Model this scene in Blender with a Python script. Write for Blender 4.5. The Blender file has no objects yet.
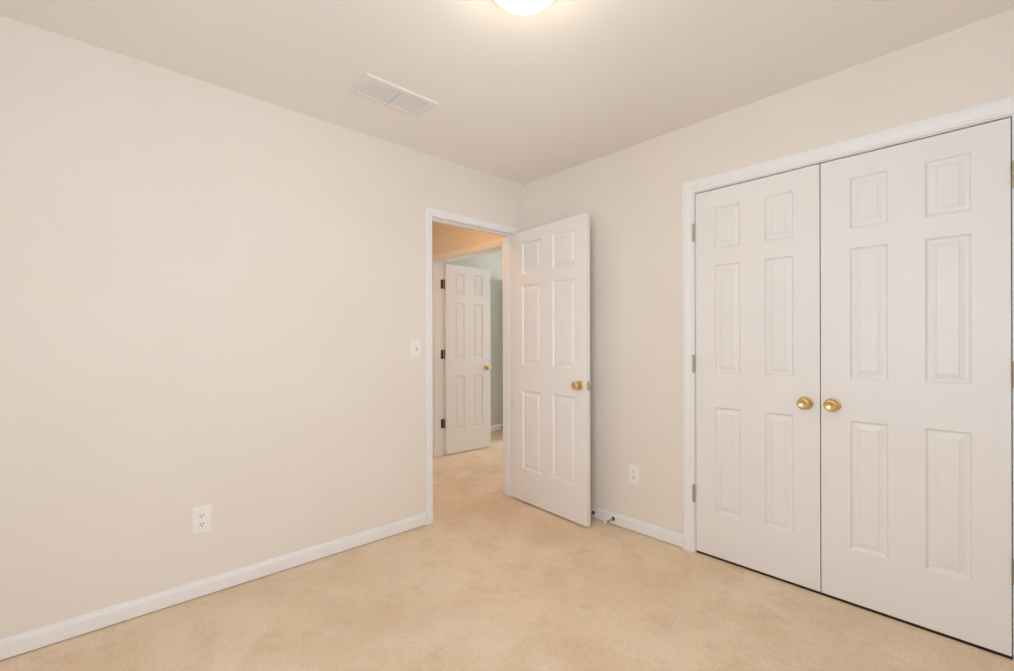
import bpy, bmesh, math, random
from mathutils import Vector, Matrix

S = bpy.context.scene
COL = S.collection
R = math.radians

# ------------------------------------------------------------------ camera
CAM_H, F_PX, YAW = 1.197, 457.16, 47.2657
cam_d = bpy.data.cameras.new('camera')
cam = bpy.data.objects.new('camera', cam_d)
COL.objects.link(cam)
cam_d.sensor_fit = 'HORIZONTAL'
cam_d.sensor_width = 36.0
cam_d.lens = F_PX / 1014 * 36.0
cam_d.shift_y = 6.84 / 1014
cam_d.clip_start = 0.02
cam.matrix_world = (Matrix.Translation((0, 0, CAM_H)) @ Matrix.Rotation(R(YAW - 90), 4, 'Z')
                    @ Matrix.Rotation(R(90), 4, 'X') @ Matrix.Rotation(-0.0024, 4, 'Z'))
S.camera = cam

# ------------------------------------------------------------------ view, sky, window daylight
S.view_settings.view_transform = 'Standard'
S.view_settings.look = 'None'
S.view_settings.exposure = 0.16
S.view_settings.gamma = 1.0
S.view_settings.use_curve_mapping = False
S.cycles.max_bounces = 14
S.cycles.diffuse_bounces = 10
S.cycles.transparent_max_bounces = 12
S.cycles.sample_clamp_indirect = 6.0
S.cycles.use_denoising = True

w = bpy.data.worlds.new('sky')
S.world = w
w.use_nodes = True
nt = w.node_tree
bg = nt.nodes['Background']
bg.inputs['Color'].default_value = (0.80, 0.90, 1.0, 1)
bg.inputs['Strength'].default_value = 1.5


def area(name, loc, direction, sx, sy, power, color, spread=180):
    d = bpy.data.lights.new(name, 'AREA')
    d.shape = 'RECTANGLE'
    d.size, d.size_y = sx, sy
    d.energy, d.color = power, color
    d.spread = R(spread)
    o = bpy.data.objects.new(name, d)
    o.location = loc
    o.rotation_euler = Vector(direction).to_track_quat('-Z', 'Z').to_euler()
    COL.objects.link(o)
    return o


def point(name, loc, power, color, radius):
    d = bpy.data.lights.new(name, 'POINT')
    d.energy, d.color, d.shadow_soft_size = power, color, radius
    o = bpy.data.objects.new(name, d)
    o.location = loc
    COL.objects.link(o)
    return o


UX, VY = 2.5526, 2.5703          # inner faces of the right and left walls
BX, BY = -0.42, -0.42            # inner faces of the two walls behind the camera
CEIL = 2.44
HX, HX2 = 2.69, 2.81             # hall wall with the double door
XE, YE = 5.60, 5.0               # outer limits of that room
FY = 4.66                        # end wall of the room across the hall
DAY = (0.80, 0.91, 1.03)
area('window_daylight', (0.28, BY - 0.17, 1.40), (0, 1, 0), 1.20, 1.25, 38, DAY)
area('side_window_daylight', (BX - 0.17, 0.28, 1.40), (1, 0, 0), 1.20, 1.25, 31, DAY)
area('far_room_daylight', (4.80, 1.33, 1.40), (0, 1, 0), 1.20, 1.25, 16, (0.93, 0.98, 1.0))
area('added_hall_fill', (XE + 0.17, 3.70, 1.40), (-1, 0, 0), 1.20, 1.25, 66, (0.95, 0.98, 1.0))  # added fill, shines through the double doorway to brighten the hall carpet
point('hall_lamp_light', (1.95, 3.05, 2.34), 5.5, (1.0, 0.48, 0.09), 0.05)


# ------------------------------------------------------------------ materials
def mat(name, color, rough=0.5, metal=0.0, bump=None, vary=None, spec=0.5):
    m = bpy.data.materials.new(name)
    m.use_nodes = True
    n, l = m.node_tree.nodes, m.node_tree.links
    p = n['Principled BSDF']
    p.inputs['Base Color'].default_value = (*color, 1)
    p.inputs['Roughness'].default_value = rough
    p.inputs['Metallic'].default_value = metal
    p.inputs['Specular IOR Level'].default_value = spec
    tc = n.new('ShaderNodeTexCoord')
    if vary:
        sc, col2, lo, hi = vary
        t = n.new('ShaderNodeTexNoise')
        t.inputs['Scale'].default_value = sc
        t.inputs['Detail'].default_value = 5
        r = n.new('ShaderNodeMapRange')
        r.inputs['From Min'].default_value, r.inputs['From Max'].default_value = lo, hi
        mx = n.new('ShaderNodeMix')
        mx.data_type = 'RGBA'
        mx.inputs['A'].default_value = (*color, 1)
        mx.inputs['B'].default_value = (*col2, 1)
        l.new(tc.outputs['Object'], t.inputs['Vector'])
        l.new(t.outputs['Fac'], r.inputs['Value'])
        l.new(r.outputs['Result'], mx.inputs['Factor'])
        l.new(mx.outputs['Result'], p.inputs['Base Color'])
    if bump:
        sc, st, dist = bump
        t = n.new('ShaderNodeTexNoise')
        t.inputs['Scale'].default_value = sc
        t.inputs['Detail'].default_value = 3
        b = n.new('ShaderNodeBump')
        b.inputs['Strength'].default_value = st
        b.inputs['Distance'].default_value = dist
        l.new(tc.outputs['Object'], t.inputs['Vector'])
        l.new(t.outputs['Fac'], b.inputs['Height'])
        l.new(b.outputs['Normal'], p.inputs['Normal'])
    return m


WALL = mat('cream_wall_paint', (0.805, 0.75, 0.695), 0.85, bump=(160, 0.05, 0.002), vary=(3, (0.79, 0.735, 0.678), 0.35, 0.7), spec=0.25)
CEILM = mat('ceiling_paint', (0.86, 0.84, 0.80), 0.95, bump=(220, 0.06, 0.002), vary=(2, (0.85, 0.83, 0.79), 0.35, 0.7), spec=0.1)
FARW = mat('pale_green_wall_paint', (0.59, 0.60, 0.535), 0.85, bump=(160, 0.05, 0.002), vary=(3, (0.575, 0.585, 0.52), 0.35, 0.7), spec=0.25)
TRIM = mat('white_trim_paint', (0.83, 0.83, 0.835), 0.42, vary=(6, (0.82, 0.82, 0.825), 0.4, 0.7), spec=0.4)
DOOR = mat('white_door_paint', (0.81, 0.79, 0.78), 0.45, bump=(90, 0.03, 0.001), vary=(5, (0.80, 0.78, 0.77), 0.4, 0.7), spec=0.4)
BRASS = mat('polished_brass', (0.74, 0.56, 0.29), 0.28, 1.0, vary=(30, (0.72, 0.53, 0.25), 0.4, 0.7))
OLDBRASS = mat('dull_brass', (0.56, 0.50, 0.39), 0.38, 1.0, vary=(60, (0.47, 0.42, 0.32), 0.4, 0.7))
BRONZE = mat('dark_bronze', (0.10, 0.075, 0.045), 0.5, 0.7, vary=(60, (0.14, 0.10, 0.06), 0.4, 0.7))
STEEL = mat('spring_steel', (0.55, 0.48, 0.38), 0.35, 1.0, vary=(60, (0.47, 0.41, 0.32), 0.4, 0.7))
PLAST = mat('white_plastic', (0.86, 0.85, 0.83), 0.35, vary=(20, (0.85, 0.84, 0.82), 0.4, 0.7))
DARK = mat('dark_slot', (0.03, 0.028, 0.025), 0.6, vary=(20, (0.04, 0.036, 0.03), 0.4, 0.7))
RUBBER = mat('grey_rubber', (0.05, 0.05, 0.045), 0.6, vary=(20, (0.07, 0.07, 0.06), 0.4, 0.7))
VENT = mat('white_vent_enamel', (0.80, 0.78, 0.75), 0.4, vary=(20, (0.78, 0.76, 0.73), 0.4, 0.7))
LOUVER = mat('grey_white_louver_enamel', (0.74, 0.74, 0.745), 0.5, vary=(20, (0.725, 0.725, 0.73), 0.4, 0.7))
VENTIN = mat('grey_duct_sheet', (0.42, 0.42, 0.43), 0.6, vary=(20, (0.38, 0.38, 0.39), 0.4, 0.7))


def carpet_mat():
    m = bpy.data.materials.new('tan_carpet')
    m.use_nodes = True
    n, l = m.node_tree.nodes, m.node_tree.links
    p = n['Principled BSDF']
    p.inputs['Roughness'].default_value = 1.0
    p.inputs['Specular IOR Level'].default_value = 0.05
    tc = n.new('ShaderNodeTexCoord')

    def noise(sc, det, ro=0.5):
        t = n.new('ShaderNodeTexNoise')
        t.inputs['Scale'].default_value = sc
        t.inputs['Detail'].default_value = det
        t.inputs['Roughness'].default_value = ro
        l.new(tc.outputs['Object'], t.inputs['Vector'])
        return t.outputs['Fac']

    def ramp(src, lo, hi):
        r = n.new('ShaderNodeMapRange')
        r.inputs['From Min'].default_value, r.inputs['From Max'].default_value = lo, hi
        l.new(src, r.inputs['Value'])
        return r.outputs['Result']

    def mix(a, b, fac):
        mx = n.new('ShaderNodeMix')
        mx.data_type = 'RGBA'
        for s, v in (('A', a), ('B', b)):
            if isinstance(v, tuple):
                mx.inputs[s].default_value = (*v, 1)
            else:
                l.new(v, mx.inputs[s])
        if isinstance(fac, float):
            mx.inputs['Factor'].default_value = fac
        else:
            l.new(fac, mx.inputs['Factor'])
        return mx.outputs['Result']
    base = mix((0.82, 0.67, 0.51), (0.74, 0.585, 0.425), ramp(noise(1.7, 4, 0.6), 0.42, 0.62))
    base = mix(base, (0.66, 0.50, 0.345), ramp(noise(6.5, 7, 0.7), 0.50, 0.80))
    base = mix(base, (0.84, 0.71, 0.57), ramp(noise(2.9, 3), 0.56, 0.74))
    tuft = noise(110, 3, 0.7)
    base = mix(base, (0.60, 0.45, 0.31), ramp(tuft, 0.50, 0.80))
    base = mix(base, (0.90, 0.78, 0.64), ramp(noise(140, 2, 0.7), 0.56, 0.82))
    l.new(base, p.inputs['Base Color'])
    b = n.new('ShaderNodeBump')
    b.inputs['Strength'].default_value = 0.5
    b.inputs['Distance'].default_value = 0.006
    l.new(tuft, b.inputs['Height'])
    b2 = n.new('ShaderNodeBump')
    b2.inputs['Strength'].default_value = 0.25
    b2.inputs['Distance'].default_value = 0.02
    l.new(noise(24, 4), b2.inputs['Height'])
    l.new(b.outputs['Normal'], b2.inputs['Normal'])
    l.new(b2.outputs['Normal'], p.inputs['Normal'])
    return m


CARPET = carpet_mat()
GAP_SHADE = mat('door_gap_shade_brown', (0.26, 0.17, 0.10), 0.8, vary=(14, (0.20, 0.13, 0.075), 0.4, 0.7))  # brown stands in for the shade in the gap under the closet doors


def emit_mat(name, color, strength):
    m = bpy.data.materials.new(name)
    m.use_nodes = True
    p = m.node_tree.nodes['Principled BSDF']
    p.inputs['Base Color'].default_value = (0.9, 0.88, 0.84, 1)
    p.inputs['Roughness'].default_value = 0.3
    p.inputs['Emission Color'].default_value = (*color, 1)
    p.inputs['Emission Strength'].default_value = strength
    return m


OPAL = emit_mat('lit_opal_glass', (1.0, 0.84, 0.60), 25.0)


def glass_mat():
    m = bpy.data.materials.new('window_glass')
    m.use_nodes = True
    n, l = m.node_tree.nodes, m.node_tree.links
    n.remove(n['Principled BSDF'])
    t, g, f, mx = (n.new('ShaderNodeBsdfTransparent'), n.new('ShaderNodeBsdfGlossy'),
                   n.new('ShaderNodeFresnel'), n.new('ShaderNodeMixShader'))
    g.inputs['Roughness'].default_value = 0.02
    f.inputs['IOR'].default_value = 1.45
    l.new(f.outputs[0], mx.inputs[0])
    l.new(t.outputs[0], mx.inputs[1])
    l.new(g.outputs[0], mx.inputs[2])
    l.new(mx.outputs[0], n['Material Output'].inputs['Surface'])
    return m


GLASS = glass_mat()


# ------------------------------------------------------------------ mesh helpers
def link(name, bm, m, parent=None, smooth=False, bevel=0.0, angle=30):
    me = bpy.data.meshes.new(name)
    bmesh.ops.recalc_face_normals(bm, faces=bm.faces[:])
    bm.to_mesh(me)
    bm.free()
    for mm in (m if isinstance(m, (list, tuple)) else [m]):
        me.materials.append(mm)
    o = bpy.data.objects.new(name, me)
    COL.objects.link(o)
    if parent:
        o.parent = parent
    if smooth:
        for p in me.polygons:
            p.use_smooth = True
    if bevel:
        b = o.modifiers.new('edge', 'BEVEL')
        b.width, b.segments = bevel, 2
        b.limit_method = 'ANGLE'
        b.angle_limit = R(angle)
    return o


def box(bm, x0, x1, y0, y1, z0, z1):
    v = [bm.verts.new((x, y, z)) for x in (x0, x1) for y in (y0, y1) for z in (z0, z1)]
    for f in ((0, 1, 3, 2), (4, 6, 7, 5), (0, 4, 5, 1), (2, 3, 7, 6), (0, 2, 6, 4), (1, 5, 7, 3)):
        bm.faces.new([v[i] for i in f])


def boxes(*bs):
    bm = bmesh.new()
    for b in bs:
        box(bm, *b)
    return bm


def lathe(prof, seg=40, xf=None, bm=None):
    """prof: (radius, height) along +Z; xf places it."""
    bm = bm or bmesh.new()
    xf = xf or Matrix.Identity(4)
    rings = []
    for r, h in prof:
        if r < 1e-6:
            rings.append([bm.verts.new(xf @ Vector((0, 0, h)))])
        else:
            rings.append([bm.verts.new(xf @ Vector((r * math.cos(2 * math.pi * k / seg), r * math.sin(2 * math.pi * k / seg), h)))
                          for k in range(seg)])
    for a, b in zip(rings, rings[1:]):
        for k in range(seg):
            q = (k + 1) % seg
            if len(a) == 1 and len(b) == 1:
                continue
            if len(a) == 1:
                bm.faces.new((a[0], b[k], b[q]))
            elif len(b) == 1:
                bm.faces.new((a[k], a[q], b[0]))
            else:
                bm.faces.new((a[k], a[q], b[q], b[k]))
    for ring in (rings[0], rings[-1]):
        if len(ring) > 1:
            bm.faces.new(ring)
    return bm


def tag(o, label, cat, kind=None, group=None):
    o['label'], o['category'] = label, cat
    if kind:
        o['kind'] = kind
    if group:
        o['group'] = group
    return o


def empty(name, loc=(0, 0, 0), rz=0.0):
    o = bpy.data.objects.new(name, None)
    o.empty_display_size = 0.1
    COL.objects.link(o)
    o.location = loc
    o.rotation_euler = (0, 0, rz)
    return o


# axis frames for things fixed to a wall: local X along the wall, local Y out of the wall, Z up
def frame(origin, along, out):
    a, o = Vector(along), Vector(out)
    return Matrix.Translation(origin) @ Matrix((a, o, Vector((0, 0, 1)))).transposed().to_4x4()


def sweep_casing(name, fr, x0, x1, z1, width, proud, label, z0=0.0):
    """door casing: a moulded profile mitred round three sides of an opening in wall frame fr"""
    prof = [(0.0, 0.0), (0.0, proud * 0.55), (width * 0.06, proud * 0.68), (width * 0.16, proud * 0.72), (width * 0.22, proud * 0.60),
            (width * 0.30, proud * 0.66), (width * 0.52, proud * 0.92), (width * 0.66, proud), (width * 0.93, proud), (width, proud * 0.86), (width, 0.0)]
    bm = bmesh.new()
    rows = []
    for u, v in prof:
        pts = [(x0 - u, v, z0), (x0 - u, v, z1 + u), (x1 + u, v, z1 + u), (x1 + u, v, z0)]
        rows.append([bm.verts.new(fr @ Vector(p)) for p in pts])
    n = len(rows)
    for i in range(n):
        a, b = rows[i], rows[(i + 1) % n]
        for k in range(3):
            bm.faces.new((a[k], a[k + 1], b[k + 1], b[k]))
    bm.faces.new([r[0] for r in rows])
    bm.faces.new([r[3] for r in rows])
    return tag(link(name, bm, TRIM), label, 'trim', 'structure')


def baseboard(name, fr, length, label, h=0.080, t=0.0125):
    z0 = 0.006
    prof = [(0, z0), (t, z0), (t, h * 0.70), (t * 0.86, h * 0.80), (t * 0.62, h * 0.88), (t * 0.5, h * 0.97), (t * 0.3, h), (0, h)]
    bm = bmesh.new()
    ends = [[bm.verts.new(fr @ Vector((x, v, z))) for v, z in prof] for x in (0, length)]
    n = len(prof)
    for i in range(n):
        j = (i + 1) % n
        bm.faces.new((ends[0][i], ends[0][j], ends[1][j], ends[1][i]))
    bm.faces.new(ends[0])
    bm.faces.new(ends[1])
    return tag(link(name, bm, TRIM), label, 'baseboard', 'structure')


# ------------------------------------------------------------------ room shell
W = 0.12
O1, O2, OH = 1.690, 2.443, 2.040          # entry doorway clear edges on the left wall, head height
C1, C2, CH = 1.184, -0.0275, 2.042         # closet opening on the right wall
D1, D2 = 2.83, 4.030                      # double doorway in the hall wall
J = 0.018                                 # jamb board thickness

tag(link('floor', boxes((BX - W, UX + 0.004, BY - W, YE, -0.12, 0.0), (UX + 0.004, XE + W, 1.50, YE, -0.12, 0.0), (3.32, XE + W, BY - W, 1.50, -0.12, 0.0)), CARPET), 'tan cut pile carpet covering the whole floor', 'floor', 'structure')
tag(link('floor_closet', boxes((UX + 0.004, 3.32, BY - W, 1.50, -0.12, -0.014)), GAP_SHADE), 'lowered closet floor coloured dark brown for the shade in the gap under the closet doors', 'floor', 'structure')
tag(link('ceiling', boxes((BX - W, XE + W, BY - W, YE, CEIL, CEIL + 0.12)), CEILM), 'flat off white painted ceiling', 'ceiling', 'structure')
Y1 = VY + W
tag(link('wall_left', boxes((BX - W, O1 - J, VY, Y1, 0, CEIL), (O1 - J, O2 + J, VY, Y1, OH + J, CEIL), (O2 + J, UX, VY, Y1, 0, CEIL)), WALL),
    'cream painted wall with the entry doorway at its end', 'wall', 'structure')
tag(link('wall_right', boxes((UX, HX, C1 + J, D1 - 0.10, 0, CEIL), (UX, HX, C2 - J, C1 + J, CH + J, CEIL), (UX, HX, BY - W, C2 - J, 0, CEIL)), WALL),
    'cream painted wall holding the double closet doors', 'wall', 'structure')
# windows are in the two walls behind the camera
WX0, WX1, WZ0, WZ1 = -0.32, 0.88, 0.78, 2.03


def back_wall(name, swap, label):
    def b(a0, a1, z0, z1):
        return (a0, a1, BY - W, BY, z0, z1) if not swap else (BX - W, BX, a0, a1, z0, z1)
    end = UX if not swap else VY
    lo = BX - W if not swap else BY
    tag(link(name, boxes(b(lo, WX0, 0, CEIL), b(WX1, end, 0, CEIL), b(WX0, WX1, 0, WZ0), b(WX0, WX1, WZ1, CEIL)), WALL), label, 'wall', 'structure')


back_wall('wall_back', False, 'cream painted wall with a window facing the doorway wall')
back_wall('wall_side', True, 'cream painted wall with a window facing the closet')


def window(name, fr, label):
    """double hung window with casing, stool, two sashes and glass"""
    root = empty(name)
    tag(root, label, 'window', 'structure')
    root.matrix_world = fr
    bm = boxes((WX0, WX0 + 0.03, -W, -0.002, WZ0, WZ1), (WX1 - 0.03, WX1, -W, -0.002, WZ0, WZ1), (WX0 + 0.03, WX1 - 0.03, -W, -0.002, WZ1 - 0.03, WZ1),
               (WX0 + 0.03, WX1 - 0.03, -W, -0.002, WZ0, WZ0 + 0.03))
    link('window_frame', bm, TRIM, root)
    bm = boxes((WX0 - 0.06, WX0, 0, 0.016, WZ0, WZ1 + 0.06), (WX1, WX1 + 0.06, 0, 0.016, WZ0, WZ1 + 0.06), (WX0, WX1, 0, 0.016, WZ1, WZ1 + 0.06))
    link('window_casing', bm, TRIM, root, bevel=0.003)
    link('window_sill', boxes((WX0 - 0.08, WX1 + 0.08, 0, 0.05, WZ0 - 0.025, WZ0), (WX0 - 0.06, WX1 + 0.06, 0, 0.014, WZ0 - 0.09, WZ0 - 0.025)), TRIM, root, bevel=0.003)
    mid = (WZ0 + WZ1) / 2
    for (za, zb, y) in ((WZ0 + 0.03, mid + 0.02, -0.045), (mid - 0.02, WZ1 - 0.03, -0.085)):
        a0, a1, s = WX0 + 0.03, WX1 - 0.03, 0.04
        sash = link('sash', boxes((a0, a0 + s, y - 0.035, y, za, zb), (a1 - s, a1, y - 0.035, y, za, zb), (a0 + s, a1 - s, y - 0.035, y, za, za + s),
                                  (a0 + s, a1 - s, y - 0.035, y, zb - s, zb)), TRIM, root)
        link('pane', boxes((a0 + s, a1 - s, y - 0.02, y - 0.016, za + s, zb - s)), GLASS, sash)


window('window_1', frame((0, BY, 0), (1, 0, 0), (0, 1, 0)), 'white double hung window in the wall facing the doorway wall')
window('window_2', frame((BX, 0, 0), (0, 1, 0), (1, 0, 0)), 'white double hung window in the wall facing the closet')
window('window_3', frame((4.20 - WX0, 1.62, 0), (1, 0, 0), (0, 1, 0)), 'white double hung window in the near wall of the room across the hall')
window('added_window', frame((XE, 3.10 - WX0, 0), (0, 1, 0), (-1, 0, 0)), 'unseen white double hung window added in the room across the hall to light the hall floor')  # unseen opening, added so fill light reaches the hall carpet

# closet, hall and the room across the hall
tag(link('wall_closet', boxes((3.22, 3.32, BY - W, 1.62, 0, CEIL), (HX, 3.22, 1.50, 1.62, 0, CEIL), (HX, 3.22, BY - W, BY, 0, CEIL)), WALL),
    'plain closet walls behind the double closet doors', 'wall', 'structure')
tag(link('wall_hall', boxes((HX, HX2, D2 + J, 4.30, 0, CEIL), (HX, HX2, D1 - J, D2 + J, OH + J, CEIL), (HX, HX2, D1 - 0.10, D1 - J, 0, CEIL)), WALL),
    'cream hall wall above and beside the far double doorway', 'wall', 'structure')
tag(link('wall_hall_end', boxes((0.40, HX, 4.18, 4.30, 0, CEIL), (0.28, 0.40, Y1, 4.30, 0, CEIL)), WALL), 'cream end walls of the hall', 'wall', 'structure')
tag(link('wall_far', boxes((HX2, XE + W, FY, FY + W, 0, CEIL), (HX, HX2, 4.30, FY + W, 0, CEIL),
                           (XE, XE + W, 1.50, 3.10, 0, CEIL), (XE, XE + W, 4.30, FY, 0, CEIL), (XE, XE + W, 3.10, 4.30, 0, WZ0), (XE, XE + W, 3.10, 4.30, WZ1, CEIL),
                           (3.32, 4.20, 1.50, 1.62, 0, CEIL), (5.40, XE, 1.50, 1.62, 0, CEIL),
                           (4.20, 5.40, 1.50, 1.62, 0, WZ0), (4.20, 5.40, 1.50, 1.62, WZ1, CEIL)), FARW),
    'pale green walls of the room across the hall', 'wall', 'structure')

# jambs (lining boards with stops)
def jamb_mesh(name, fr, x0, x1, z1, depth, stop_at, label, stop=0.011):
    d0, d1 = -depth, 0.0
    s0, s1 = -stop_at - 0.028, -stop_at
    bm = boxes((x0 - J, x0, d0, d1, 0, z1 + J), (x1, x1 + J, d0, d1, 0, z1 + J), (x0, x1, d0, d1, z1, z1 + J))
    if stop:
        for b in ((x0, x0 + stop, s0, s1, 0, z1), (x1 - stop, x1, s0, s1, 0, z1), (x0 + stop, x1 - stop, s0, s1, z1 - stop, z1)):
            box(bm, *b)
    bm.transform(fr)
    return tag(link(name, bm, TRIM), label, 'trim', 'structure')


F_LEFT = frame((0, VY, 0), (1, 0, 0), (0, -1, 0))       # left wall seen from the room
F_RIGHT = frame((UX, 0, 0), (0, 1, 0), (-1, 0, 0))      # right wall seen from the room
F_HALL = frame((HX, 0, 0), (0, 1, 0), (-1, 0, 0))       # hall face of the double doorway wall
F_LEFTB = frame((0, Y1, 0), (1, 0, 0), (0, 1, 0))
jamb_mesh('trim_1', F_LEFT, O1, O2, OH, W, 0.050, 'white lining and stop of the entry doorway')
jamb_mesh('trim_2', F_RIGHT, C2, C1, CH, HX - UX, 0.045, 'white lining inside the closet doorway')
jamb_mesh('trim_3', F_HALL, D1, D2, OH, HX2 - HX, 0.045, 'white lining of the double doorway across the hall', stop=0)
sweep_casing('trim_4', F_LEFT, O1 + 0.004, O2 + 0.004, OH - 0.004, 0.052, 0.015, 'white moulded casing round the entry doorway')
sweep_casing('trim_5', F_RIGHT, C2 - 0.004, C1 + 0.004, CH + 0.004, 0.066, 0.016, 'white moulded casing round the double closet doors')
sweep_casing('trim_6', F_HALL, D1 - 0.004, D2 + 0.004, OH + 0.004, 0.062, 0.016, 'white moulded casing of the double doorway across the hall')
sweep_casing('trim_7', F_LEFTB, O1 - 0.004, O2 + 0.004, OH + 0.004, 0.058, 0.016, 'white moulded casing on the hall side of the entry doorway')

baseboard('baseboard_left', frame((BX + 0.0125, VY, 0), (1, 0, 0), (0, -1, 0)), O1 - 0.050 - BX - 0.0125, 'white baseboard along the wall left of the doorway')
baseboard('baseboard_right', frame((UX, C1 + 0.0705, 0), (0, 1, 0), (-1, 0, 0)), VY - C1 - 0.0705 - 0.017, 'white baseboard between the closet and the corner')
baseboard('baseboard_far', frame((HX2, FY, 0), (1, 0, 0), (0, -1, 0)), XE - HX2, 'white baseboard in the room across the hall')


# ------------------------------------------------------------------ six panel doors
PZ = ((0.242, 0.825), (1.014, 1.607), (1.697, 1.925))


def slab_mesh(width, height, thick, px):
    """door leaf: local X across, Y thickness 0..thick, Z up; moulded raised panels on both faces"""
    bm = bmesh.new()
    xs = [0, px[0][0], px[0][1], px[1][0], px[1][1], width]
    zs = [0] + [z for p in PZ for z in p] + [height]
    prof = ((0.0, 0.0), (0.003, 0.0040), (0.007, 0.0090), (0.012, 0.0105), (0.018, 0.0100), (0.034, 0.0048), (0.0352, 0.0026), (0.037, 0.0022))
    for side in (0, 1):
        def V(x, z, d):
            return bm.verts.new((x, d if side == 0 else thick - d, z))
        g = [[V(x, z, 0) for z in zs] for x in xs]
        for i in range(5):
            for k in range(7):
                a = (g[i][k], g[i + 1][k], g[i + 1][k + 1], g[i][k + 1])
                if i in (1, 3) and k in (1, 3, 5):
                    prev = list(a)
                    for ins, dep in prof[1:]:
                        x0, x1, z0, z1 = xs[i] + ins, xs[i + 1] - ins, zs[k] + ins, zs[k + 1] - ins
                        cur = [V(x0, z0, dep), V(x1, z0, dep), V(x1, z1, dep), V(x0, z1, dep)]
                        for q in range(4):
                            bm.faces.new((prev[q], prev[(q + 1) % 4], cur[(q + 1) % 4], cur[q]))
                        prev = cur
                    bm.faces.new(prev)
                else:
                    bm.faces.new(a)
        if side == 0:
            g0 = g
    rim0 = [g0[i][0] for i in range(6)] + [g0[5][k] for k in range(1, 8)] + [g0[i][7] for i in range(4, -1, -1)] + [g0[0][k] for k in range(6, 0, -1)]
    rim1 = [g[i][0] for i in range(6)] + [g[5][k] for k in range(1, 8)] + [g[i][7] for i in range(4, -1, -1)] + [g[0][k] for k in range(6, 0, -1)]
    n = len(rim0)
    for i in range(n):
        j = (i + 1) % n
        bm.faces.new((rim0[i], rim0[j], rim1[j], rim1[i]))
    return bm


KNOB = [(0, 0), (0.0320, 0.0), (0.0320, 0.003), (0.0295, 0.0065), (0.0240, 0.0085), (0.0140, 0.0095), (0.0115, 0.014), (0.0115, 0.026), (0.0150, 0.030), (0.0220, 0.034),
        (0.0262, 0.040), (0.0272, 0.047), (0.0255, 0.054), (0.0210, 0.0585), (0.0150, 0.0605), (0.0138, 0.0595), (0.0, 0.0600)]
DUMMY = [(0, 0), (0.0325, 0.0), (0.0325, 0.003), (0.0300, 0.0065), (0.0270, 0.0075), (0.0235, 0.0060), (0.0150, 0.0075), (0.0120, 0.012), (0.0120, 0.022), (0.0160, 0.026),
         (0.0235, 0.030), (0.0275, 0.036), (0.0282, 0.041), (0.0262, 0.047), (0.0205, 0.0512), (0.0175, 0.0520), (0.0165, 0.0508), (0.0, 0.0525)]


def put_knob(parent, x, z, y, outward, prof, m=BRASS):
    """knob with its rose on a door face; outward is -1 (face y=0) or +1"""
    xf = Matrix.Translation((x, y, z)) @ Vector((0, outward, 0)).to_track_quat('Z', 'X').to_matrix().to_4x4()
    k = 6 if prof is KNOB else 7
    rose = link('rosette', lathe(prof[:k], 40, xf), m, parent, smooth=True)
    knob = link('door_knob', lathe([(0.0001, prof[k - 1][1])] + prof[k - 1:], 40, xf), m, parent, smooth=True)
    return rose, knob


def put_hinge(parent, x, y, z, m, leaf_dirs, h=0.095, r=0.0065):
    """barrel with knuckles and finial tips plus thin leaves; leaf_dirs: list of (dx0,dx1,dy0,dy1) boxes beside the barrel"""
    bm = bmesh.new()
    xf = Matrix.Translation((x, y, z - h / 2))
    prof = [(0, -0.005), (r * 0.6, -0.004), (r * 0.75, 0.0)]
    for k in range(5):
        a, b = h * k / 5, h * (k + 1) / 5
        prof += [(r, a + 0.0006), (r, b - 0.0012), (r * 0.86, b - 0.0003)]
    prof += [(r * 0.75, h), (r * 0.6, h + 0.004), (0, h + 0.005)]
    lathe(prof, 16, xf, bm)
    for d in leaf_dirs:
        box(bm, x + d[0], x + d[1], y + d[2], y + d[3], z - h / 2, z + h / 2)
    return link('hinge', bm, m, parent)


T = 0.035
HZ = (1.818, 1.073, 0.338)      # hinge heights
CP = ((0.108, 0.240), (0.359, 0.487))    # panels of a 24 inch leaf
CP2 = ((0.112, 0.246), (0.365, 0.500))
DH = 2.023

# closet leaves: local X runs away from the hinge
def closet_leaf(name, hinge_y, sign, label):
    root = empty(name)
    tag(root, label, 'door', 'structure')
    # local frame: origin at hinge edge of the front face; X toward the meeting edge, Y into the closet
    if sign < 0:        # hinge on the far side, leaf runs toward -Y
        root.matrix_world = Matrix.Translation((UX, hinge_y, 0.013)) @ Matrix.Rotation(R(-90), 4, 'Z')
        bm = slab_mesh(0.597, DH, T, CP)
        link('leaf_panel', bm, DOOR, root, bevel=0.0012, angle=75)
        xk = 0.597 - 0.057
        put_knob(root, xk, 0.902 - 0.013, 0.0, -1, DUMMY)
        for z in HZ:
            put_hinge(root, -0.009, -0.012, z - 0.013, OLDBRASS, [(-0.010, 0.004, 0.0062, 0.0090)])
        link('ball_catch', boxes((0.597 - 0.075, 0.597 - 0.02, 0.004, 0.030, DH, DH + 0.003)), OLDBRASS, root)
    else:
        root.matrix_world = Matrix.Translation((UX, hinge_y, 0.013)) @ Matrix.Rotation(R(-90), 4, 'Z')
        bm = slab_mesh(0.604, DH, T, CP2)
        bm.transform(Matrix.Translation((-0.604, 0, 0)))
        link('leaf_panel', bm, DOOR, root, bevel=0.0012, angle=75)
        put_knob(root, -0.604 + 0.047, 0.904 - 0.013, 0.0, -1, DUMMY)
        for z in HZ:
            put_hinge(root, 0.009, -0.012, z - 0.013, OLDBRASS, [(-0.004, 0.010, 0.0062, 0.0090)])
        link('ball_catch', boxes((-0.604 + 0.02, -0.604 + 0.075, 0.004, 0.030, DH, DH + 0.003)), OLDBRASS, root)
    return root


closet_leaf('door_1', 1.181, -1, 'closed white six panel closet door nearer the room corner, brass knob on its free edge')
closet_leaf('door_2', -0.024, 1, 'closed white six panel closet door farther from the room corner, largest in view')

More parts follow.
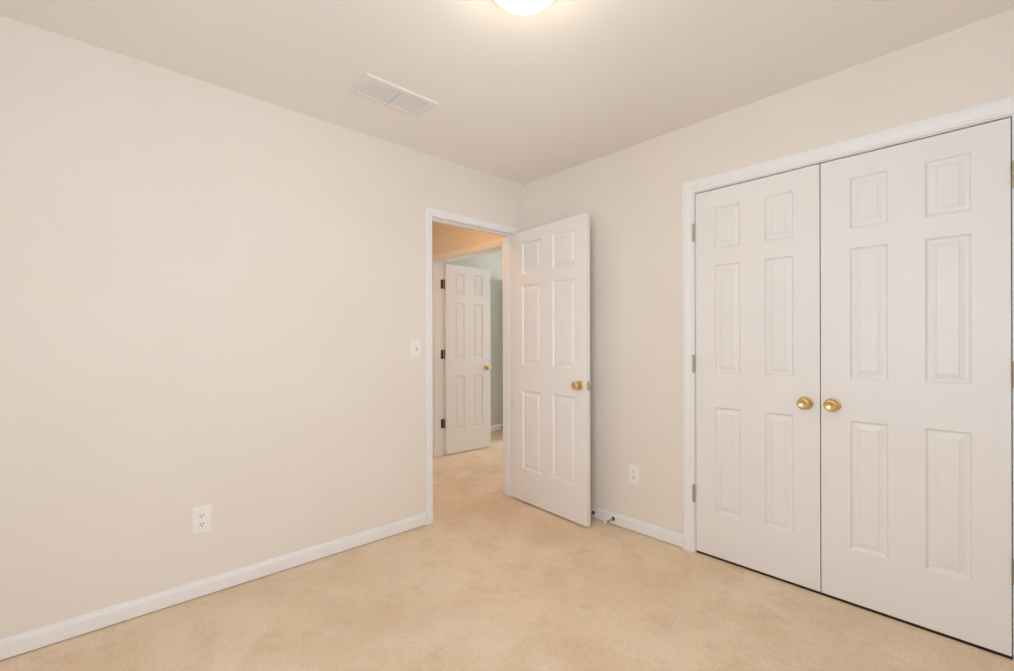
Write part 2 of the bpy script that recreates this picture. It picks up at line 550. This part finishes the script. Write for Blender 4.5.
# entry door, swung open into the room
root = empty('door_3')
tag(root, 'open white six panel entry door standing in front of the corner', 'door', 'structure')
EW = 0.747
ang = math.atan2(-math.cos(R(3.8)), -math.sin(R(3.8)))
root.matrix_world = Matrix.Translation((2.409, 2.550, 0.013)) @ Matrix.Rotation(ang, 4, 'Z')
# local X runs from hinge to free edge; the visible face looks toward -X of the room, i.e. local -Y side
link('leaf_panel', slab_mesh(EW, 2.013, T, ((0.120, 0.322), (0.440, 0.655))), DOOR, root, bevel=0.0012, angle=75)
put_knob(root, EW - 0.058, 0.903, 0.0, -1, KNOB)
put_knob(root, EW - 0.058, 0.903, T, 1, KNOB)
lp = link('latch_plate', boxes((EW, EW + 0.0015, 0.006, T - 0.006, 0.903 - 0.029, 0.903 + 0.029)), OLDBRASS, root)
lp['label'] = 'dull brass latch plate on the door edge'
lb = link('latch_bolt', boxes((EW, EW + 0.011, 0.011, T - 0.011, 0.903 - 0.011, 0.903 + 0.011)), BRASS, root, bevel=0.003)
for z in HZ:
    put_hinge(root, -0.004, T + 0.004, z - 0.015, OLDBRASS, [(-0.003, -0.0005, -0.030, 0.0)])

# leaf of the double doorway across the hall, open 90 degrees into the room beyond
root = empty('door_4')
tag(root, 'open white six panel door seen through the doorway, dark hinges at its edge', 'door', 'structure')
root.matrix_world = Matrix.Translation((2.806, 3.990, 0.013)) @ Matrix.Rotation(R(-3.0), 4, 'Z')
link('leaf_panel', slab_mesh(0.595, 2.015, T, CP), DOOR, root, bevel=0.0012, angle=75)
put_knob(root, 0.545, 0.903, 0.0, -1, KNOB)
for z in HZ:
    put_hinge(root, -0.004, T - 0.014, z - 0.015, BRONZE, [(-0.036, -0.004, 0.0138, 0.0162)])

# leaf added to cast a soft shadow on that room's end wall, mostly hidden
root = empty('shadow_leaf')
tag(root, 'white door leaf added to cast a soft shadow on the end wall of the far room, only a sliver in view', 'door', 'structure')
root.matrix_world = Matrix.Translation((4.243, 4.652, 0.015)) @ Matrix.Rotation(R(-90), 4, 'Z')
link('leaf_panel', slab_mesh(0.595, 2.015, T, CP), DOOR, root, bevel=0.0012, angle=75)
put_knob(root, 0.545, 0.903, 0.0, -1, KNOB)

# ------------------------------------------------------------------ wall plates
def plate_mesh(wd, ht, dep):
    bm = bmesh.new()
    a = [bm.verts.new((sx * wd / 2, 0, sz * ht / 2)) for sx, sz in ((-1, -1), (1, -1), (1, 1), (-1, 1))]
    b = [bm.verts.new((sx * wd / 2, dep * 0.4, sz * ht / 2)) for sx, sz in ((-1, -1), (1, -1), (1, 1), (-1, 1))]
    c = [bm.verts.new((sx * (wd / 2 - 0.005), dep, sz * (ht / 2 - 0.005))) for sx, sz in ((-1, -1), (1, -1), (1, 1), (-1, 1))]
    for p, q in ((a, b), (b, c)):
        for i in range(4):
            j = (i + 1) % 4
            bm.faces.new((p[i], p[j], q[j], q[i]))
    bm.faces.new(a)
    bm.faces.new(c)
    return bm


def screw(parent, x, z, y):
    xf = Matrix.Translation((x, y, z)) @ Vector((0, 1, 0)).to_track_quat('Z', 'X').to_matrix().to_4x4()
    link('screw', lathe([(0, 0), (0.0032, 0), (0.0028, 0.001), (0, 0.0013)], 12, xf), PLAST, parent)


def wall_outlet(fr, label, wd=0.074, ht=0.118):
    root = empty('wall_outlet')
    root.matrix_world = fr
    tag(root, label, 'outlet')
    link('cover_plate', plate_mesh(wd, ht, 0.006), PLAST, root)
    for s in (1, -1):
        bm = bmesh.new()
        zc = s * 0.0195
        pts = []
        for k in range(32):
            t = 2 * math.pi * k / 32
            pts.append((0.0172 * math.cos(t), max(-0.0140, min(0.0140, 0.0172 * math.sin(t)))))
        lo = [bm.verts.new((x, 0.005, zc + z)) for x, z in pts]
        hi = [bm.verts.new((x * 0.97, 0.0082, zc + z * 0.97)) for x, z in pts]
        for k in range(32):
            bm.faces.new((lo[k], lo[(k + 1) % 32], hi[(k + 1) % 32], hi[k]))
        bm.faces.new(lo)
        bm.faces.new(hi)
        rc = link('receptacle', bm, PLAST, root)
        sl = boxes((-0.0080, -0.0052, 0.0078, 0.0086, zc - 0.001, zc + 0.0085), (0.0052, 0.0080, 0.0078, 0.0086, zc - 0.001, zc + 0.0085))
        xf = Matrix.Translation((0, 0.0078, zc - 0.0075)) @ Vector((0, 1, 0)).to_track_quat('Z', 'X').to_matrix().to_4x4()
        lathe([(0, 0), (0.0030, 0), (0.0030, 0.0008), (0, 0.0008)], 12, xf, sl)
        d = link('slots', sl, DARK, rc)
        d['label'] = 'dark socket slots'
    screw(root, 0, 0, 0.006)
    return root


def at(fr_origin, along, out):
    return frame(fr_origin, along, out)


wall_outlet(at((0.405, VY, 0.361), (1, 0, 0), (0, -1, 0)), 'white duplex outlet low on the wall left of the doorway', 0.077, 0.127)
wall_outlet(at((UX, 1.581, 0.358), (0, 1, 0), (-1, 0, 0)), 'white duplex outlet low on the wall between open door and closet')

root = empty('light_switch')
root.matrix_world = at((1.573, VY, 1.158), (1, 0, 0), (0, -1, 0))
tag(root, 'white toggle light switch on the wall beside the doorway', 'switch')
link('cover_plate', plate_mesh(0.074, 0.118, 0.006), PLAST, root)
bm = boxes((-0.0055, 0.0055, 0.0055, 0.0070, -0.0125, 0.0125))
link('toggle_bezel', bm, VENTIN, root)
bm = bmesh.new()
box(bm, -0.0042, 0.0042, 0.0, 0.017, -0.0045, 0.0045)
bm.transform(Matrix.Translation((0, 0.0065, 0.001)) @ Matrix.Rotation(R(28), 4, 'X'))
link('toggle', bm, PLAST, root, bevel=0.001)
for z in (0.030, -0.030):
    screw(root, 0, z, 0.006)

# ------------------------------------------------------------------ door stops on the right baseboard
def door_stop(fr, label, length=0.070):
    root = empty('door_stop')
    root.matrix_world = fr
    tag(root, label, 'door stop')
    q = Vector((0, 1, 0)).to_track_quat('Z', 'X').to_matrix().to_4x4()
    link('base', lathe([(0, 0), (0.0125, 0), (0.0125, 0.003), (0.0085, 0.007), (0.006, 0.010), (0, 0.010)], 24, q), BRONZE, root, smooth=False)
    prof = [(0, 0.008)]
    n = 16
    for k in range(n):
        a = 0.008 + (length - 0.008) * k / n
        st = (length - 0.008) / n
        prof += [(0.0034, a), (0.0046, a + st * 0.5), (0.0034, a + st * 0.98)]
    prof.append((0, length))
    link('spring_rod', lathe(prof, 16, q), STEEL, root, smooth=True)
    link('tip', lathe([(0, length), (0.0062, length), (0.0070, length + 0.004), (0.0066, length + 0.011), (0.004, length + 0.013), (0, length + 0.013)], 20, q), PLAST, root, smooth=True)
    return root


door_stop(at((UX - 0.0125, 1.888, 0.036), (0, 1, 0), (-1, 0, 0)), 'small door stop on the baseboard just behind the open door edge', 0.060)
door_stop(at((UX - 0.0125, 1.728, 0.041), (0, 1, 0), (-1, 0, 0)), 'small spring door stop sticking out of the baseboard below the outlet', 0.085)

door_stop(at((4.195, FY - 0.0125, 0.040), (1, 0, 0), (0, -1, 0)), 'tiny dark door stop on the baseboard of the far room', 0.060)

# ------------------------------------------------------------------ ceiling air register
root = empty('ceiling_vent', (1.154, 2.083, CEIL))
tag(root, 'white rectangular ceiling air vent with fine louvers', 'vent')
vx, vy = 0.200, 0.104
ix, iy = 0.160, 0.070
bm = bmesh.new()
ring = []
for (a, b, z) in ((vx, vy, 0.0), (vx, vy, -0.003), (vx - 0.006, vy - 0.006, -0.009), (ix + 0.004, iy + 0.004, -0.010), (ix, iy, -0.007), (ix, iy, -0.0005)):
    ring.append([bm.verts.new((sx * a, sy * b, z)) for sx, sy in ((-1, -1), (1, -1), (1, 1), (-1, 1))])
for p, q in zip(ring, ring[1:]):
    for i in range(4):
        j = (i + 1) % 4
        bm.faces.new((p[i], p[j], q[j], q[i]))
link('vent_frame', bm, VENT, root)
link('duct_backing', boxes((-ix, ix, -iy, iy, -0.0012, -0.0004)), VENTIN, root)
bm = bmesh.new()
nl = 16
for k in range(nl):
    y = -iy + (k + 0.5) * 2 * iy / nl
    b2 = bmesh.new()
    box(b2, -ix, ix, -0.0042, 0.0042, -0.0005, 0.0005)
    b2.transform(Matrix.Translation((0, y, -0.0050)) @ Matrix.Rotation(R(-14), 4, 'X'))
    me = bpy.data.meshes.new('t')
    b2.to_mesh(me)
    b2.free()
    bm.from_mesh(me)
    bpy.data.meshes.remove(me)
link('louvers', bm, LOUVER, root)
link('divider_bar', boxes((-0.004, 0.004, -iy, iy, -0.0100, -0.0078)), LOUVER, root)
for sx in (-1, 1):
    xf = Matrix.Translation((sx * 0.180, 0, -0.0097)) @ Matrix.Rotation(math.pi, 4, 'X')
    link('screw', lathe([(0, 0), (0.004, 0), (0.0034, 0.0012), (0, 0.0016)], 12, xf), LOUVER, root)

# ------------------------------------------------------------------ ceiling lamp
root = empty('ceiling_lamp', (1.097, 1.094, CEIL))
tag(root, 'lit round white glass flush lamp on the ceiling', 'ceiling lamp')
flip = Matrix.Rotation(math.pi, 4, 'X')
link('lamp_base', lathe([(0, 0), (0.132, 0), (0.134, 0.005), (0.134, 0.020), (0.131, 0.027), (0.126, 0.030), (0, 0.030)], 64, flip), TRIM, root)
Rs, rim = 0.150, 0.1225
prof = [(rim - 0.003, 0.030), (rim, 0.035)]
for k in range(1, 17):
    t = k / 16
    r = rim * math.cos(t * math.pi / 2)
    prof.append((r if k < 16 else 0.0, 0.035 + math.sqrt(max(Rs * Rs - r * r, 0)) - math.sqrt(Rs * Rs - rim * rim)))
link('glass_dome', lathe(prof, 64, flip), OPAL, root, smooth=True)
